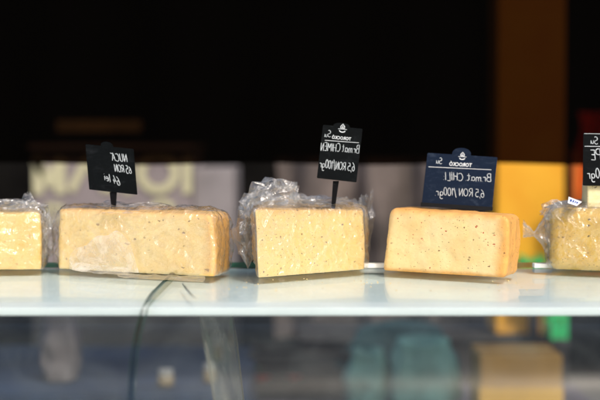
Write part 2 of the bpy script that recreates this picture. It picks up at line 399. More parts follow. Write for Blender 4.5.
# --- 3: long smooth block at left
c1 = corners_of((57, 2.03), (213, 1.90), (229, 2.02), (80, 2.135), (.0865, .0845, .0835, .0845), (.001, -.003))
t1 = thing('wrapped_cheese', (X(140, 1.97), 1.98, 0), 'longest cheese block, smooth pale yellow in milky creased film with orange right end', 'cheese', 'cheeses wrapped in clear film')
block(c1, 'cheese_block', cheese_mat('walnut cheese', (.93, .70, .33), (.92, .64, .25), (.88, .47, .11), True, (.36, .20, .09), 62, right=.965, top=.97, bottom=.02, keep=.14, left=0), t1, r=.007, seed=12, amp=.0020, bulge=(.004, .004))
g = MB(); wrap_shell(g, c1, .0026, .010, 12, .0017, 0, 62, bulge=(.004, .004))
def milky(u, v):      # a folded double layer over the lower left of the face
    q = hexmap(c1, (.085 + .46*u + .10*(1-u)*(0 if v < .5 else 0) - .05*v*u, 0, .012 + (.16 + .60*u**.6 + .03*math.sin(u*17))*v*(1 - .35*max(0, u-.75)/.25)))
    q.y -= .011 + .004*math.sin(u*math.pi)*math.sin(math.pi*max(v, 0)); return crumple(q, Vector((0, -1, 0)), .0014, 21, 50)
g.grid(milky, 46, 28, 2)
sheet(g, P(72, 271, 1.97), P(128, 276, 1.90), P(128, 268, 1.94), P(70, 262, 2.0), 33, .0015, 2, ragged=.2)
sheet(g, P(118, 278, 1.885), P(203, 283, 1.82), P(206, 276, 1.90), P(118, 274, 1.93), 35, .0018, 1, nu=40, ragged=.25)
sheet(g, P(102, 213, 1.97), P(140, 213, 1.95), P(139, 206, 2.09), P(100, 204, 2.11), 36, .0016, 2)
puff(g, P(145, 208, 2.03), (.040, .03, .006), 15, .004, spike=.4)
puff(g, P(112, 205, 2.05), (.022, .02, .006), 16, .003, spike=.5)
sheet(g, P(52, 262, 2.05), P(60, 264, 2.03), P(60, 208, 2.03), P(53, 210, 2.05), 17, .002, 1)
g.build('plastic_wrap', [M['film'], M['film_loose'], M['film_milky']], t1, 'shell')
# --- 4: block cut off by the left edge
c0 = corners_of((-70, 2.00), (40, 2.02), (42, 2.13), (-66, 2.13), (.082, .0815, .082, .083), (0, -.001))
t0 = thing('wrapped_cheese', (X(0, 2.0), 2.03, 0), 'leftmost cheese block, golden yellow with spiky film at its right corner', 'cheese', 'cheeses wrapped in clear film')
block(c0, 'cheese_block', cheese_mat('plain cheese', (.78, .55, .19), (.74, .47, .13), (.74, .50, .16), True, (.60, .36, .10), 55, right=1.4, top=1.01, bottom=-.2, keep=.2), t0, r=.005, seed=22, bulge=(.003, .002))
g = MB(); wrap_shell(g, c0, .0024, .008, 22, .0017, 0, 66, bulge=(.003, .002))
puff(g, P(46, 236, 2.06), (.010, .03, .033), 23, .005, spike=.4)
puff(g, P(28, 205, 2.06), (.024, .02, .009), 24, .005, spike=.5)
puff(g, P(2, 206, 2.06), (.03, .02, .007), 25, .005, spike=.5)
sheet(g, P(18, 210, 2.04), P(42, 214, 2.04), P(31, 192, 2.05), P(24, 196, 2.05), 26, .004, ragged=.3)
sheet(g, P(38, 262, 2.03), P(45, 256, 2.04), P(52, 214, 2.05), P(38, 210, 2.03), 27, .004, ragged=.3)
g.build('plastic_wrap', [M['film'], M['film_loose']], t0, 'shell')
# --- 5: glossy block at right
c4 = corners_of((549, 2.02), (680, 1.94), (685, 2.10), (556, 2.13), (.088, .088, .088, .088), (.0, 0))
t4 = thing('wrapped_cheese', (X(600, 2.0), 2.03, 0), 'rightmost cheese block, dull yellow, film twisted to a knot on its left', 'cheese', 'cheeses wrapped in clear film')
block(c4, 'cheese_block', cheese_mat('pepper cheese', (.74, .50, .12), (.68, .43, .09), (.62, .44, .16), True, (.10, .06, .02), 150, right=1.4, top=.98, bottom=-.2, keep=.25), t4, r=.016, seed=32, bulge=(.003, 0))
g = MB(); wrap_shell(g, c4, .0026, .018, 32, .0018, 0, 70, bulge=(.003, 0))
def twist(u, v):      # cone of gathered film narrowing to the knot, then flaring again
    A = P(552, 231, 2.05); K = P(534, 234, 2.04); E = P(524, 229, 2.03)
    th = u*2*math.pi
    if v < .7: t = v/.7; c = A.lerp(K, t); r = .030*(1-t)**1.1 + .0022
    else: t = (v-.7)/.3; c = K.lerp(E, t); r = .0022 + .008*t
    q = c + Vector((0, math.cos(th)*.8, math.sin(th)*1.05)) * r * (1 + .30*math.sin(th*7 + v*3) )
    return crumple(q, Vector((0, math.cos(th), math.sin(th))), .0016, 41, 90)
g.grid(twist, 40, 26, 1, closed_u=True)
puff(g, P(585, 206, 2.05), (.05, .03, .007), 45, .004, spike=.4)
puff(g, P(556, 212, 2.03), (.02, .02, .012), 46, .004, spike=.4)
g.build('plastic_wrap', [M['film'], M['film_loose']], t4, 'shell')
# paper slip stuck on the right block, small block on its top
M['paper'] = plain('white paper', (.8, .82, .85), .6, .08, 60, .1)
M['blue_ink'] = plain('blue ink', (.03, .08, .32), .6, .1)
sl = thing('paper_slip', P(575, 203, 2.0), 'small curled white paper slip with blue print on the rightmost cheese', 'paper')
g = MB(); A, B_, C_, D_ = P(568, 203, 1.99), P(577, 206, 1.985), P(582, 202, 2.0), P(569, 197, 2.01)
g.prism([A, B_, C_, D_], Vector((0, .0006, .0004))); g.build('paper', M['paper'], sl)
g = MB()
for a, b, c, d in ((.15,.35,.3,.75), (.38,.35,.5,.75), (.58,.35,.66,.75), (.72,.4,.85,.7)):
    f = lambda s, t: (A*(1-s)+B_*s)*(1-t) + (D_*(1-s)+C_*s)*t + Vector((0, -.0007, .0003))
    g.add([f(a,b), f(c,b), f(c,d), f(a,d)], [(0,1,2,3)])
g.build('print', M['blue_ink'], sl)
cs = [Vector((X(586, 2.03), 2.02, Z(206, 2.03))), Vector((X(618, 2.03), 2.02, Z(206, 2.03))), Vector((X(618, 2.03), 2.06, Z(206, 2.03))), Vector((X(586, 2.03), 2.06, Z(206, 2.03)))]
cs = cs + [v + Vector((0, 0, .040)) for v in cs]
o = block(cs, 'cheese_piece', cheese_mat('sample cheese', (.85, .76, .46), (.80, .70, .38), (.7, .6, .3), True, (.12, .08, .04), 130, right=1.4, top=1.4, bottom=-.3, keep=.15), None, r=.003, seed=5, origin=tuple(cs[0]), n=(24, 20, 20))
props(o, 'small cream cheese piece on top of the rightmost wrapped block, below its sign', 'cheese')

g = MB(); rc = random.Random(4)
for k in range(70):
    px_ = rc.choice([rc.gauss(505, 10), rc.gauss(400, 14), rc.gauss(365, 8), rc.gauss(300, 30), rc.gauss(240, 12)]); dd = rc.uniform(1.70, 1.87); sz = rc.uniform(.0003, .0011)
    c_ = Vector((X(px_, dd), dd, sz*.6)); g.tube([c_ - Vector((sz, 0, 0)), c_, c_ + Vector((sz*rc.uniform(.5, 1), sz*rc.uniform(-1, 1), 0))], [sz*.4, sz*.75, sz*.3], 5)
props(g.build('cheese_crumbs', plain('crumbs', (.75, .55, .25), .7, .4, 200), None), 'fine pale crumbs scattered on the glass before the cheeses', 'crumbs', kind='stuff')
# ------------------------------------------------------------------ handwriting
def arc(cx, cy, rx, ry, a0, a1, n=10): return [(cx + rx*math.cos(R(a0+(a1-a0)*i/n)), cy + ry*math.sin(R(a0+(a1-a0)*i/n))) for i in range(n+1)]
G = {  # strokes in a box 1 high, third entry = advance
 'B': ([[(.05,0),(.05,1)], [(.05,1)] + arc(.25,.77,.22,.23,90,-90) + [(.05,.54)], [(.05,.54)] + arc(.3,.27,.25,.27,90,-90) + [(.05,0)]], .68),
 'r': ([[(.05,.55),(.05,0)], [(.05,.3)] + arc(.22,.33,.17,.2,160,50)], .42),
 'm': ([[(.05,.55),(.05,0)], arc(.2,.33,.15,.2,170,0) + [(.35,0)], arc(.5,.33,.15,.2,170,0) + [(.65,0),(.7,.05)]], .82),
 'a': ([arc(.22,.26,.2,.26,30,390), [(.42,.52),(.42,.1),(.5,0)]], .6),
 't': ([[(.18,.9),(.16,.15),(.28,0),(.38,.05)], [(0,.62),(.38,.66)]], .46),
 'C': ([arc(.35,.5,.33,.5,50,310)], .68), 'H': ([[(.05,0),(.05,1)], [(.5,0),(.5,1)], [(.05,.5),(.5,.54)]], .66),
 'I': ([[(.08,0),(.1,1)]], .26), 'L': ([[(.08,1),(.05,0),(.42,.02)]], .52), 'M': ([[(.02,0),(.08,1),(.33,.35),(.58,1),(.64,0)]], .78),
 'E': ([[(.45,1),(.06,1),(.05,0),(.46,.02)], [(.05,.52),(.38,.54)]], .58), 'N': ([[(.05,0),(.05,1),(.48,0),(.5,1)]], .66),
 'U': ([[(.04,1),(.05,.3)] + arc(.26,.26,.21,.26,180,360) + [(.48,1)]], .64), 'A': ([[(0,0),(.25,1),(.52,0)], [(.1,.36),(.42,.36)]], .62),
 'R': ([[(.05,0),(.05,1)] , [(.05,1)] + arc(.25,.76,.22,.24,90,-90) + [(.05,.52)], [(.15,.52),(.5,0)]], .62),
 'O': ([arc(.3,.5,.28,.5,80,440,16)], .72), '0': ([arc(.22,.5,.2,.5,80,440,14)], .54), '1': ([[(.0,.75),(.18,1),(.18,0)]], .36),
 '5': ([[(.42,1),(.08,1),(.06,.58)] + arc(.22,.32,.22,.31,110,-140)], .56), '6': ([[(.4,.98),(.15,.75),(.05,.4)] + arc(.24,.26,.2,.26,180,520,14)], .56),
 '4': ([[(.3,1),(.03,.35),(.48,.38)], [(.36,.6),(.32,0)]], .58), ',': ([[(.08,.08),(.0,-.2)]], .2), '.': ([[(.03,.0),(.07,.03)]], .18),
 ':': ([[(.05,.1),(.08,.13)], [(.05,.5),(.08,.53)]], .2), '/': ([[(.0,-.2),(.25,1.1)]], .36), ' ': ([], .3),
 'g': ([arc(.22,.28,.2,.25,20,380), [(.42,.5),(.42,-.2)] + arc(.24,-.22,.18,.18,0,-150)], .58), 'S': ([arc(.25,.75,.2,.24,40,270,8) + arc(.25,.26,.22,.25,90,-150,8)[1:]], .56),
 'u': ([[(.04,.52),(.05,.15),(.16,0),(.3,.08),(.36,.5),(.38,.08),(.46,0)]], .54), 'P': ([[(.05,0),(.05,1)], [(.05,1)] + arc(.25,.74,.24,.26,90,-90) + [(.05,.48)]], .58),
 'e': ([[(.05,.3),(.4,.32)] + arc(.22,.28,.19,.26,10,300)], .5), 'i': ([[(.06,.5),(.08,0)], [(.06,.75),(.08,.78)]], .2), 'l': ([[(.06,1),(.06,.1),(.16,0)]], .26),
 '^': ([arc(.25,1.35,.16,.14,190,350,6)], 0), 'h': ([[(.05,1),(.05,0)], arc(.22,.3,.17,.22,170,0) + [(.4,0)]], .54),
}
class Board:
    """flat sign; s runs along the board from its left corner as seen, t upwards; metres"""
    def __init__(b, TL, TR, BR, BL):
        b.o = BL; b.W = (BR-BL).length; b.ex = (BR-BL).normalized(); up = ((TL-BL)+(TR-BR))/2; b.H = up.length; b.ey = up.normalized()
        b.sh = [BL, BR, TR, TL]; b.n = b.ex.cross(b.ey).normalized()
        if b.n.y > 0: b.n = -b.n
    def p(b, s, t, h=0): return b.o + b.ex*s*b.W + b.ey*t*b.H + b.n*h
    def stroke(b, g, pts, w, h=.0004, mirror=True, seed=0):
        q = [b.p(s, t, h) for s, t in pts]
        if len(q) < 2: return
        L_, R_ = [], []
        for i, p in enumerate(q):
            tn = (q[min(i+1, len(q)-1)] - q[max(i-1, 0)]);
            tn = tn.normalized() if tn.length > 1e-9 else b.ex
            sd = tn.cross(b.n).normalized(); ww = w * .5 * (1 + .35*noise.noise(p*900 + Vector((seed, 0, 0))))
            if i in (0, len(q)-1): ww *= .7
            L_.append(p + sd*ww); R_.append(p - sd*ww)
        n = len(q); g.add(L_ + R_, [(i, i+1, n+i+1, n+i) for i in range(n-1)])
    def write(b, g, txt, s0, t0, h, w, slope=0, slant=.12, squeeze=1, seed=0):
        """mirror writing: the line starts at s0 on the right and runs left; h = letter height as a share of the board height"""
        rnd = random.Random(seed + len(txt)); x = 0; w *= .86; asp = b.H / b.W
        for ch in txt:
            st, adv = G[ch]; jy = rnd.uniform(-.05, .05); js = rnd.uniform(.93, 1.07)
            for line in st:
                dense = []
                for (a0, a1), (b0, b1) in zip(line, line[1:]):
                    k = max(1, int(math.hypot(b0-a0, b1-a1) / .14))
                    dense += [(a0 + (b0-a0)*i/k, a1 + (b1-a1)*i/k) for i in range(k)]
                dense.append(line[-1])
                pts = []
                for u, v in dense:
                    u += .025*noise.noise(Vector((u*3+x, v*3, seed))); v = v*js + jy + .03*noise.noise(Vector((u*3+x, v*3, seed+5)))
                    xx = (x + (u + slant*v)*squeeze) * h * asp
                    pts.append((s0 - xx, t0 + v*h + slope*xx))
                b.stroke(g, pts, w, seed=seed)
            x += adv * squeeze * rnd.uniform(.92, 1.06)
M['chalk'] = plain('chalk marker', (.60, .64, .66), .8, .35, 500, .1)
M['print_w'] = plain('white print', (.75, .78, .8), .6, .1, 200, .1)
def chalkboard(name, col, smudge):
    m, nt, N, L = newmat(name); b = N['Principled BSDF']; co = objco(nt)
    mp = N.new('ShaderNodeMapping'); mp.inputs['Scale'].default_value = (1, 1, 2.5); mp.inputs['Rotation'].default_value = (0, .5, 0); L.new(co, mp.inputs[0])
    f = ramp(nt, noise_n(nt, 45, 6, .7, mp.outputs[0], 1.2), .5, .8); c = mix_c(nt, f, col, smudge)
    dust = ramp(nt, noise_n(nt, 900, 2, .5, co), .66, .74, 0, .5); c = mix_c(nt, dust, c, smudge)
    L.new(c, b.inputs['Base Color']); b.inputs['Roughness'].default_value = .6; b.inputs['Specular IOR Level'].default_value = .06
    return m
M['navy'] = chalkboard('navy chalkboard', (.0055, .012, .029), (.028, .042, .07)); M['black'] = chalkboard('black chalkboard', (.0035, .0045, .005), (.016, .018, .02))
M['black_plastic'] = plain('black plastic', (.004, .004, .005), .5, .2, spec=.1)
def font_verts(txt, size):
    cu = bpy.data.curves.new('lettering', 'FONT'); cu.body = txt; cu.size = size; cu.resolution_u = 2; cu.offset = size * .018
    cu.align_x = 'CENTER'; to = bpy.data.objects.new('lettering', cu); C.objects.link(to)
    bpy.context.view_layer.update(); dg = bpy.context.evaluated_depsgraph_get(); me = to.evaluated_get(dg).to_mesh()
    vs = [tuple(v.co) for v in me.vertices]; fs = [tuple(p.vertices) for p in me.polygons]
    to.evaluated_get(dg).to_mesh_clear(); bpy.data.objects.remove(to); bpy.data.curves.remove(cu)
    return vs, fs
def board_mesh(b, thick, tab, parent, mat):
    """rectangle with rounded corners and a round-topped tab"""
    pts = []; W, H = b.W, b.H; c = .02
    def add(s, t): pts.append(b.p(s, t))
    for a in range(0, 91, 30): add(c - c*math.sin(R(a)) if False else c*(1-math.cos(R(90-a))), c*(1-math.sin(R(90-a))))  # lower left
    pts = []
    for cx, cy_, a0 in ((1-c, c, -90), (1-c, 1-c, 0)):
        for a in range(0, 91, 30): add(cx + c*math.cos(R(a0+a)), cy_ + c*math.sin(R(a0+a)))
    if tab:
        tc, tw, th = tab
        for k in range(0, 13):
            a = R(180*k/12); add(tc + tw/2*math.cos(a), 1 + th*math.sin(a)**.75)
    for cx, cy_, a0 in ((c, 1-c, 90), (c, c, 180)):
        for a in range(0, 91, 30): add(cx + c*math.cos(R(a0+a)), cy_ + c*math.sin(R(a0+a)))
    g = MB(); g.prism(pts, -b.n*thick); return g.build('board', mat, parent)
def emblem(b, g, s, t, k):
    """little tower, bar and bowl above the maker's word"""
    a = b.H / b.W
    def q(pts): return [(s + x*k*a, t + y*k) for x, y in pts]
    b.stroke(g, q([(-.35,.30),(-.30,.62),(0,1.0),(.30,.62),(.35,.30),(-.35,.30)]), k*b.H*.13)
    b.stroke(g, q([(-.12,.32),(0,.72),(.12,.32)]), k*b.H*.12)
    b.stroke(g, q([(-.75,.14),(.75,.14)]), k*b.H*.10)
    b.stroke(g, q([(-.5,-.10),(-.35,-.30),(0,-.38),(.35,-.30),(.5,-.10)]), k*b.H*.16)
def word(b, g, txt, s, t, h, bold=1.0):
    vs, fs = font_verts(txt, 1.0); a = b.H / b.W
    g.add([b.p(s - x*h*a*1.02, t + y*h*1.2, .0004) for x, y, z in vs], [f[::-1] for f in fs])

def sign(base, label, corners, mat, tab, group='price signs stuck on the cheeses'):
    b = Board(*corners); t = thing('price_sign', base, label, 'sign', group); board_mesh(b, .0022, tab, t, mat); return b, t
# navy sign
D3 = 2.035
b, t = sign(P(457, 208, D3), 'wide navy blue chalkboard sign standing flat on the bare chili cheese', (P(428.5, 153, D3+.012), P(496.5, 157, D3+.01), P(492.5, 208, D3-.004), P(422, 203.5, D3-.004)), M['navy'], (.485, .27, .14))
g = MB(); emblem(b, g, .50, .95, .105)
word(b, g, 'TOROCKÓ', .485, .775, .085, 1); b.stroke(g, [(.035, .725), (.93, .745)], .0009); g.build('printed_logo', M['print_w'], t)
g = MB(); b.write(g, 'Su', .225, .80, .12, .0008, seed=1); b.write(g, 'Br.mat. CHILI:', .945, .515, .155, .0010, slope=-.05, seed=2, squeeze=.98)
b.write(g, '6,5 RON /100gr.', .87, .20, .15, .0009, slope=-.03, seed=3, squeeze=.94); g.build('handwriting', M['chalk'], t)
g = MB(); a0 = b.p(-.005, -.06, .002); a1 = b.p(1.005, -.06, .002); g.prism([a0, a1, b.p(1.005, .015, .002), b.p(-.005, .015, .002)], Vector((0, .012, 0))); g.build('foot', M['black_plastic'], t)
# black sign on the caraway cheese
D2 = 2.02
b, t = sign(P(333, 205, D2), 'black chalkboard sign on a stake in the seeded caraway cheese', (P(323, 125.5, D2+.006), P(362.5, 128, D2), P(356.3, 182.3, D2-.006), P(316.8, 178, D2)), M['black'], (.47, .42, .07))
g = MB(); emblem(b, g, .50, .94, .11)
word(b, g, 'TOROCKÓ', .50, .76, .070); b.stroke(g, [(.09, .715), (.95, .735)], .0010); g.build('printed_logo', M['print_w'], t)
g = MB(); b.write(g, 'Su', .235, .78, .12, .0008, seed=4); b.write(g, 'Br.mat CHIMEN', .985, .545, .15, .0009, slope=-.03, seed=5, squeeze=.70, slant=.05)
b.write(g, '6,5 RON/100gr', .92, .20, .15, .0009, slope=.0, seed=6, squeeze=.70, slant=.05); g.build('handwriting', M['chalk'], t)
g = MB(); g.prism([P(333, 181, D2+.002), P(339, 181, D2+.002), P(334.5, 212, D2+.002), P(331, 212, D2+.002)], Vector((0, .003, 0))); g.build('stake', M['black_plastic'], t)
# black sign on the long cheese
D1 = 2.02
b, t = sign(P(114, 205, D1), 'tilted black chalkboard sign on a stake in the longest smooth cheese', (P(85, 144.5, D1+.012), P(133.8, 148.5, D1), P(136.9, 194.7, D1-.006), P(89, 189.5, D1+.008)), M['black'], (.45, .25, .10))
g = MB(); b.write(g, 'NUCA', .86, .70, .17, .0010, seed=7, slope=-.02, squeeze=.8); b.write(g, '^', .60, .65, .17, .0009, seed=8)
b.write(g, '65 RON', .93, .445, .16, .0010, seed=9, slope=.05, squeeze=.74); b.write(g, '64 lei', .67, .16, .18, .0010, seed=10, slope=.25, squeeze=.85); g.build('handwriting', M['chalk'], t)
g = MB(); g.prism([P(109.5, 192, D1+.003), P(116.5, 192, D1+.003), P(115.5, 212, D1+.003), P(111.5, 212, D1+.003)], Vector((0, .003, 0))); g.build('stake', M['black_plastic'], t)
# black sign cut by the right edge
D4 = 2.015
b, t = sign(P(604, 187, D4), 'black chalkboard sign at the right edge standing before a small cream cheese piece', (P(583.4, 133.5, D4+.01), P(648, 133, D4), P(648, 186.5, D4-.004), P(583, 185.5, D4)), M['black'], (.52, .25, .09))
g = MB(); emblem(b, g, .52, .95, .105)
word(b, g, 'TOROCKÓ', .53, .79, .085); b.stroke(g, [(.02, .745), (.97, .745)], .0010); b.stroke(g, [(.01, .985), (.38, .985)], .0007); g.build('printed_logo', M['print_w'], t)
g = MB(); b.write(g, 'Su', .23, .79, .14, .0010, seed=11); b.write(g, 'Br.mat. PIPE', .97, .48, .20, .0013, seed=12, squeeze=.93)
b.write(g, '6,5 RON /100gr', .93, .16, .18, .0012, seed=13, squeeze=.86, slope=-.03); g.build('handwriting', M['chalk'], t)

# thin strand lying on the glass
g = MB(); g.tube([P(182, 284, 1.80), P(186, 291, 1.72), P(191, 299, 1.66), P(195, 305, 1.62)], .0005, 6); g.tube([P(184, 286, 1.78), P(190, 296, 1.68), P(193, 301, 1.645)], .0004, 6)
for v in g.v: v.z = max(.0006, 0.0006)
props(g.build('film_strand', plain('dark strand', (.10, .10, .08), .4, .2), None, True, origin=(X(188, 1.7), 1.7, 0)), 'thin dark film strand lying on the glass right of the green glass joint', 'strand')

# ------------------------------------------------------------------ out-of-focus market behind
GZ = -1.15
# mauve counter with cream letters
DL = 4.6
ct = thing('stall_counter', (X(132, DL), DL, GZ), 'mauve grey stall front with large cream lettering, out of focus at left', 'stall')
g = MB(); g.box((X(32, DL), DL, Z(302, DL)), (X(192, DL), DL+.5, Z(150, DL))); g.box((X(30, DL), DL-.03, Z(150, DL)), (X(194, DL), DL+.53, Z(144, DL))); g.build('panel', plain('mauve paint', (.27, .23, .235), .6, .12, 5, .1), ct, bevel=.004)
g = MB(); g.box((X(193, DL), DL+.02, Z(302, DL)), (X(234, DL), DL+.5, Z(168, DL))); g.build('side_panel', plain('grey paint', (.27, .245, .25), .6, .25, 5, .1), ct, bevel=.004)
g = MB(); g.box((X(30, DL), DL+.03, GZ), (X(233, DL), DL+.48, Z(302, DL))); g.build('plinth', plain('charcoal plinth', (.028, .026, .025), .7, .4, 6, .2), ct)
g = MB(); g.box((X(46, DL), DL+.2, Z(131, DL)), (X(134, DL), DL+.24, Z(119, DL))); g.build('top_rail', plain('pale olive wood', (.50, .40, .20), .7, .4, 6, .2), ct, bevel=.004)
for px_ in (52, 128):
    g = MB(); g.box((X(px_-2, DL), DL+.24, Z(144, DL)), (X(px_+2, DL), DL+.26, Z(116, DL))); g.build('post', M['dark_metal'], ct)
# cream letters as they stand: M, then A hidden, then OI with a second row
vsf = []
g = MB()
def bigstroke(pts, w):
    pts = [P(x, y, DL-.006) for x, y in pts]
    for kk, (p, q) in enumerate(zip(pts, pts[1:])):
        off = Vector((0, -.0012*(kk % 2) - .0006*(kk // 2 % 2) - .0003*(kk == 0), 0)); p = p + off; q = q + off
        d = (q-p).normalized(); s = d.cross(Vector((0, 1, 0))).normalized()*w/2
        g.prism([p+s-d*w*.4, q+s+d*w*.4, q-s+d*w*.4, p-s-d*w*.4], Vector((0, .005, 0)))
K = .034
bigstroke([(38, 190), (38, 160)], K); bigstroke([(38, 164), (50, 182), (60, 164)], K); bigstroke([(60, 160), (60, 190)], K)
bigstroke([(72, 188), (88, 158), (104, 188)], K*.8)
bigstroke([(112, 190), (112, 160), (128, 190), (128, 160)], K*.8)
bigstroke([(158+17*math.cos(R(a)), 173+17*math.sin(R(a))) for a in range(0, 361, 24)], K*.8)
bigstroke([(187, 190), (187, 158)], K*.9)
bigstroke([(162+10*math.cos(R(a)), 211+9*math.sin(R(a))) for a in range(0, 361, 30)], K*.6)
bigstroke([(60, 222), (60, 206), (48, 206), (48, 222)], K*.5)
g.build('lettering', plain('cream letters', (.55, .52, .33), .6, .08, 5, .1), ct)

# mauve curtain right of centre
def curtain(name, x0, x1, y_top, d, zb, mat, seed, label, cat, amp=.03, waves=9):
    def fn(u, v):
        z = Z(y_top, d)*(1-v) + zb*v; x = X(x0, d)*(1-u) + X(x1, d)*u
        ph = u*waves*2 + 1.2*noise.noise(Vector((u*5, seed, 0)))
        return Vector((x + .01*math.sin(v*6+ph), d + amp*(.5+.5*v)*math.sin(ph) + amp*.6*noise.noise(Vector((u*11, v*2, seed))), z))
    g = MB(); g.grid(fn, 120, 30)
    back = [Vector((v.x, v.y + .006, v.z)) for v in g.v]; n = len(g.v); f = list(g.f); g.add(back, [q[::-1] for q in f])
    return props(g.build(name, mat, None, True, origin=((X(x0, d)+X(x1, d))/2, d, zb)), label, cat)
curtain('stall_curtain', 276, 498, 158, 4.8, Z(340, 4.8), plain('mauve cloth', (.15, .122, .112), .8, .6, 4, .3), 3, 'folded mauve brown cloth hanging behind the two middle cheeses, blurred', 'curtain', .06, 12)
# yellow pillar
DY = 4.4
g = MB(); g.box((X(497, DY), DY, Z(334, DY)), (X(565, DY), DY+.2, 1.4))
ym, nt, N, L = newmat('yellow gloss paint'); bb = N['Principled BSDF']; bb.inputs['Roughness'].default_value = .5
L.new(mix_c(nt, ramp(nt, noise_n(nt, 6, 4, .6, objco(nt)), .35, .7), (.92, .48, .03), (.84, .38, .015)), bb.inputs['Base Color'])
g2 = g; pl = thing('yellow_pillar', (X(530, DY), DY, GZ), 'tall saturated yellow pillar out of focus between the two right cheeses', 'pillar'); g2.build('shaft', ym, pl, bevel=.008)
g = MB(); g.box((X(494, DY), DY-.02, GZ), (X(568, DY), DY+.22, Z(334, DY))); g.build('plinth', plain('dark plinth', (.045, .038, .034), .7, .4, 6, .2), pl, bevel=.006)
# orange cloth and red cloth at right
curtain('orange_cloth', 570, 640, 150, 4.2, Z(307, 4.2), plain('orange cloth', (.70, .17, .02), .8, .4, 6, .3), 9, 'blurred orange cloth hanging right of the yellow pillar behind the right sign', 'cloth', .03, 5)
curtain('red_cloth', 578, 640, 112, 4.35, Z(170, 4.35), plain('red cloth', (.85, .03, .02), .8, .4, 6, .3), 12, 'dim red cloth hanging above the orange one at the right edge', 'cloth', .03, 5)
# green crates
def crate(name, x0, x1, y0, y1, d, dep, mat, label, group=None, sl=3):
    a = Vector((X(x0, d), d, Z(y1, d))); bq = Vector((X(x1, d), d + dep, Z(y0, d))); t = .008; g = MB()
    H = bq.z - a.z
    g.box(a, (bq.x, bq.y, a.z + .01))
    for k in range(sl):
        z0 = a.z + .012 + H*k/sl; z1 = a.z + H*(k+.82)/sl
        g.box((a.x, a.y, z0), (bq.x, a.y+t, z1)); g.box((a.x, bq.y-t, z0), (bq.x, bq.y, z1)); g.box((a.x, a.y+t, z0), (a.x+t, bq.y-t, z1)); g.box((bq.x-t, a.y+t, z0), (bq.x, bq.y-t, z1))
    for x in (a.x-.003, bq.x-.012):
        for y in (a.y-.003, bq.y-.012): g.box((x, y, a.z-.001), (x+.015, y+.015, bq.z+.001))
    return props(g.build(name, mat, origin=((a.x+bq.x)/2, d, a.z)), label, 'crate', group)
M['green'] = plain('green plastic', (.02, .50, .14), .4, .2, 8, .1)
crate('green_crate', 523, 544, 257, 296, 4.31, .07, M['green'], 'bright green crate showing just above the glass right of the chili cheese', 'green crates', 2)
crate('green_crate', 553, 568, 306, 339, 4.05, .12, M['green'], 'small bright green crate seen through the front glass below the yellow pillar', 'green crates', 2)
def stand(x0, x1, yt, d, dep, label):
    t = thing('crate_stand', (X((x0+x1)/2, d), d+dep/2, GZ), label, 'stand', 'dark stands under the green crates'); zt = Z(yt, d)
    a, b2 = X(x0, d), X(x1, d); g = MB(); g.box((a-.005, d-.005, zt-.018), (b2+.005, d+dep+.005, zt-.001)); g.build('top', M['dark_wood'], t, bevel=.002)
    for x in (a, b2-.016):
        for y in (d, d+dep-.016): g = MB(); g.box((x, y, GZ), (x+.016, y+.016, zt-.018)); g.build('leg', M['dark_wood'], t)
M['dark_wood'] = plain('dark wood', (.035, .030, .028), .7, .4, 10, .3)
stand(533, 540, 296, 4.31, .07, 'dark slim stand under the green crate right of the chili cheese')
stand(553, 568, 339, 4.05, .12, 'dark low stand under the lower small green crate')
# cloth covered tables
def table(x0, x1, zt, d0, d1, col, label, seed, cname):
    t = thing('market_table', (X((x0+x1)/2, d0), (d0+d1)/2, GZ), label, 'table', 'cloth covered tables behind the display case'); xa, xb = X(x0, d1), X(x1, d0)
    if xa > xb: xa, xb = xb, xa
    mt = plain(cname, col, .75, .4, 7, .3)
    def top(u, v): return Vector((xa + (xb-xa)*u, d0 + (d1-d0)*v, zt + .004*noise.noise(Vector((u*9, v*9, seed)))))
    g = MB(); g.grid(top, 40, 20)
    per = [(0, 0), (1, 0), (1, 1), (0, 1), (0, 0)]
    def skirt(u, v):
        k = min(3, int(u*4)); f = u*4-k; pu = per[k][0]*(1-f) + per[k+1][0]*f; pv_ = per[k][1]*(1-f) + per[k+1][1]*f
        p = top(pu, pv_); o = Vector(((pu-.5), (pv_-.5), 0)).normalized(); p += o*.022*v*(1 + math.sin(u*90 + seed) + .6*math.sin(u*37)); p.z -= v*(.55); return p
    g.grid(skirt, 240, 8); g.build('tablecloth', mt, t, True)
    for lx in (xa+.04, xb-.04):
        for ly in (d0+.04, d1-.04):
            g = MB(); g.tube([Vector((lx, ly, GZ)), Vector((lx, ly, zt-.006))], .014, 8); g.build('leg', M['steel'], t, True)
    return t
zb = Z(346, 4.0); table(-60, 246, zb, 3.2, 4.0, (.010, .028, .065), 'table under a dark blue cloth, seen through the left front glass', 1, 'blue cloth')
zl = Z(384, 4.05); table(256, 640, zl, 3.25, 4.05, (.20, .19, .23), 'table under a pale lavender cloth, seen through the lower right glass', 2, 'lavender cloth')
# carton
d = 3.5; g = MB(); x0, x1 = X(481, d), X(564, d); zt = Z(355, d)
ctn = thing('carton', (X(522, d), d, zl), 'golden brown cardboard carton with lighter base on the lavender table', 'box')
g.box((x0, d, zl+.004), (x1, d+.2, zt)); g.build('body', plain('ochre card', (.36, .21, .05), .7, .2, 6, .2), ctn, bevel=.006)
g = MB(); g.box((x0-.002, d-.003, zl+.002), (x1+.002, d+.203, Z(388, d))); g.build('base_tray', plain('yellow card', (.58, .35, .07), .7, .12, 6, .2), ctn, bevel=.003)
g = MB(); g.box((x0+.01, d+.09, zt+.0005), (x1-.01, d+.11, zt+.002)); g.build('tape', plain('tape', (.5, .36, .18), .3, .1), ctn)
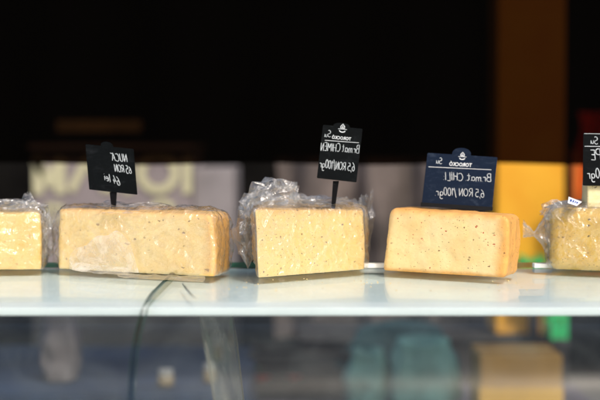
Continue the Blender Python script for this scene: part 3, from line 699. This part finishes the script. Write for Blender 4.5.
# teal bags
def bag(px, w, y0, d, zbase, mat, label, seed, name='cloth_bag', group='teal bags', cat='bag'):
    zt = Z(y0, d); H = zt - zbase; W_ = w*d/F/2; c = X(px, d)
    def fn(u, v):
        th = u*2*math.pi; r = (1 - .14*v**3) * (.85+.15*math.sin(math.pi*min(1, v*1.2)))
        k = 1 + .24*noise.noise(Vector((math.cos(th)*2, math.sin(th)*2, v*3+seed))); 
        if v > .96: r *= (1-v)/.04*.6 + .4
        return Vector((c + W_*r*k*math.copysign(abs(math.cos(th))**.7, math.cos(th)), d + .06 + .06*r*k*math.copysign(abs(math.sin(th))**.7, math.sin(th)), zbase + .002 + H*v*(1 + .05*math.sin(th*2+seed))))
    g = MB(); g.grid(fn, 64, 40, closed_u=True); n = len(g.v); g.f.append(tuple(range(64))); g.mi.append(0); g.f.append(tuple(range(n-64, n))); g.mi.append(0)
    return props(g.build(name, mat, None, True, origin=(c, d+.06, zbase)), label, cat, group)
M['teal'] = plain('teal cloth', (.11, .25, .225), .8, .35, 9, .3); M['dteal'] = plain('dark teal cloth', (.03, .085, .09), .8, .35, 9, .3)
bag(368, 46, 353, 3.62, zl, M['teal'], 'smaller pale teal bag on the lavender table, left one in front', 1)
bag(426, 74, 342, 3.58, zl, M['teal'], 'larger pale teal bag on the lavender table, right one in front', 2)
bag(402, 118, 326, 3.80, zl, M['dteal'], 'wide dark teal bag standing behind the two pale teal bags', 5)
# tomatoes on a dark crate
M['dark_wood'] = plain('dark wood', (.035, .030, .028), .7, .4, 10, .3)
crate('dark_crate', 250, 350, 352, 394, 3.75, .2, M['dark_wood'], 'dark slatted crate of red fruit on the left of the lavender table')
M['red'] = plain('red skin', (.55, .03, .02), .3, .2, 10, .05)
for i, (px, r_, lb) in enumerate(((261, .023, 'blurred red tomato at the left end of the dark crate'), (294, .019, 'blurred red tomato in the middle of the dark crate'), (472, .017, 'single red tomato left of the golden carton'))):
    d = 3.8 if i < 2 else 3.45; z0 = Z(375, 3.8) if i < 2 else zl + .016
    tm = thing('tomato', (X(px, d), d, z0 - r_), lb, 'tomato', 'red tomatoes')
    def fn(u, v):
        th = u*2*math.pi; ph = (v-.5)*math.pi; k = 1 + .03*math.cos(th*5)*math.cos(ph); 
        return Vector((X(px, d) + r_*k*math.cos(ph)*math.cos(th), d + r_*k*math.cos(ph)*math.sin(th), z0 + r_*.85*math.sin(ph) - (.2*r_ if v > .97 else 0)))
    g = MB(); g.grid(fn, 40, 24, closed_u=True); g.build('fruit', M['red'], tm, True)
    g = MB()
    for q in range(5):
        a = q*1.257; c = Vector((X(px, d), d, z0 + r_*.80)); g.add([c, c + Vector((math.cos(a-.3), math.sin(a-.3), 0))*r_*.3 + Vector((0,0,.002)), c + Vector((math.cos(a), math.sin(a), -.1))*r_*.7, c + Vector((math.cos(a+.3), math.sin(a+.3), 0))*r_*.3], [(0,1,2,3)])
    g.build('leaves', M['green'], tm)
# boxes standing behind on the ground so the lower background is not empty
g = MB(); g.box((X(300, 4.3), 4.3, GZ), (X(500, 4.3), 4.7, Z(342, 4.3))); g.box((X(299, 4.3), 4.29, Z(342, 4.3)), (X(501, 4.3), 4.71, Z(338, 4.3)))
props(g.build('dark_chest', M['dark_wood'], bevel=.005, origin=(X(400, 4.3), 4.3, GZ)), 'dark wooden chest behind the teal bags', 'chest')
# pale sack on the blue table; jars added in place of blurred highlights
bag(55, 40, 312, 3.35, zb, plain('grey mauve paper', (.13, .115, .115), .8, .3, 9, .3), 'tall grey mauve paper sack standing on the dark blue table', 8, 'paper_sack', None, 'sack')
#bag(84, 26, 372, 3.25, zb, M['dteal'], 'little teal pouch beside the grey mauve sack', 11, 'small_pouch', None, 'pouch')
M['lid'] = plain('grey white lid', (.26, .26, .25), .6, .1, 20, .1)  # pale lids stand in for reflected highlight spots
M['jar_glass'] = plain('preserve', (.20, .16, .10), .15, .3, 20, .05)
for i, (px, d, h, w_, lb) in enumerate(((209, 3.35, .035, .016, 'added jar in place of a blurred highlight, nearest the glass brace'), (217, 3.7, .05, .014, 'added jar in place of a blurred highlight, just behind the one by the brace'), (165, 3.3, .03, .020, 'leftmost and widest jar, added in place of a blurred highlight'))):
    j = thing('jar', (X(px, d), d, zb), lb, 'jar', 'jars added in place of blurred highlights'); c = Vector((X(px, d), d, zb+.004))
    g = MB(); g.tube([c, c+Vector((0,0,h*.1)), c+Vector((0,0,h*.75)), c+Vector((0,0,h*.85))], [w_*.9, w_, w_, w_*.8], 24); g.build('glass_body', M['jar_glass'], j, True)
    g = MB(); g.tube([c+Vector((0,0,h*.85+.0005)), c+Vector((0,0,h*1.25))], w_*.88, 24); g.build('lid', M['lid'], j)
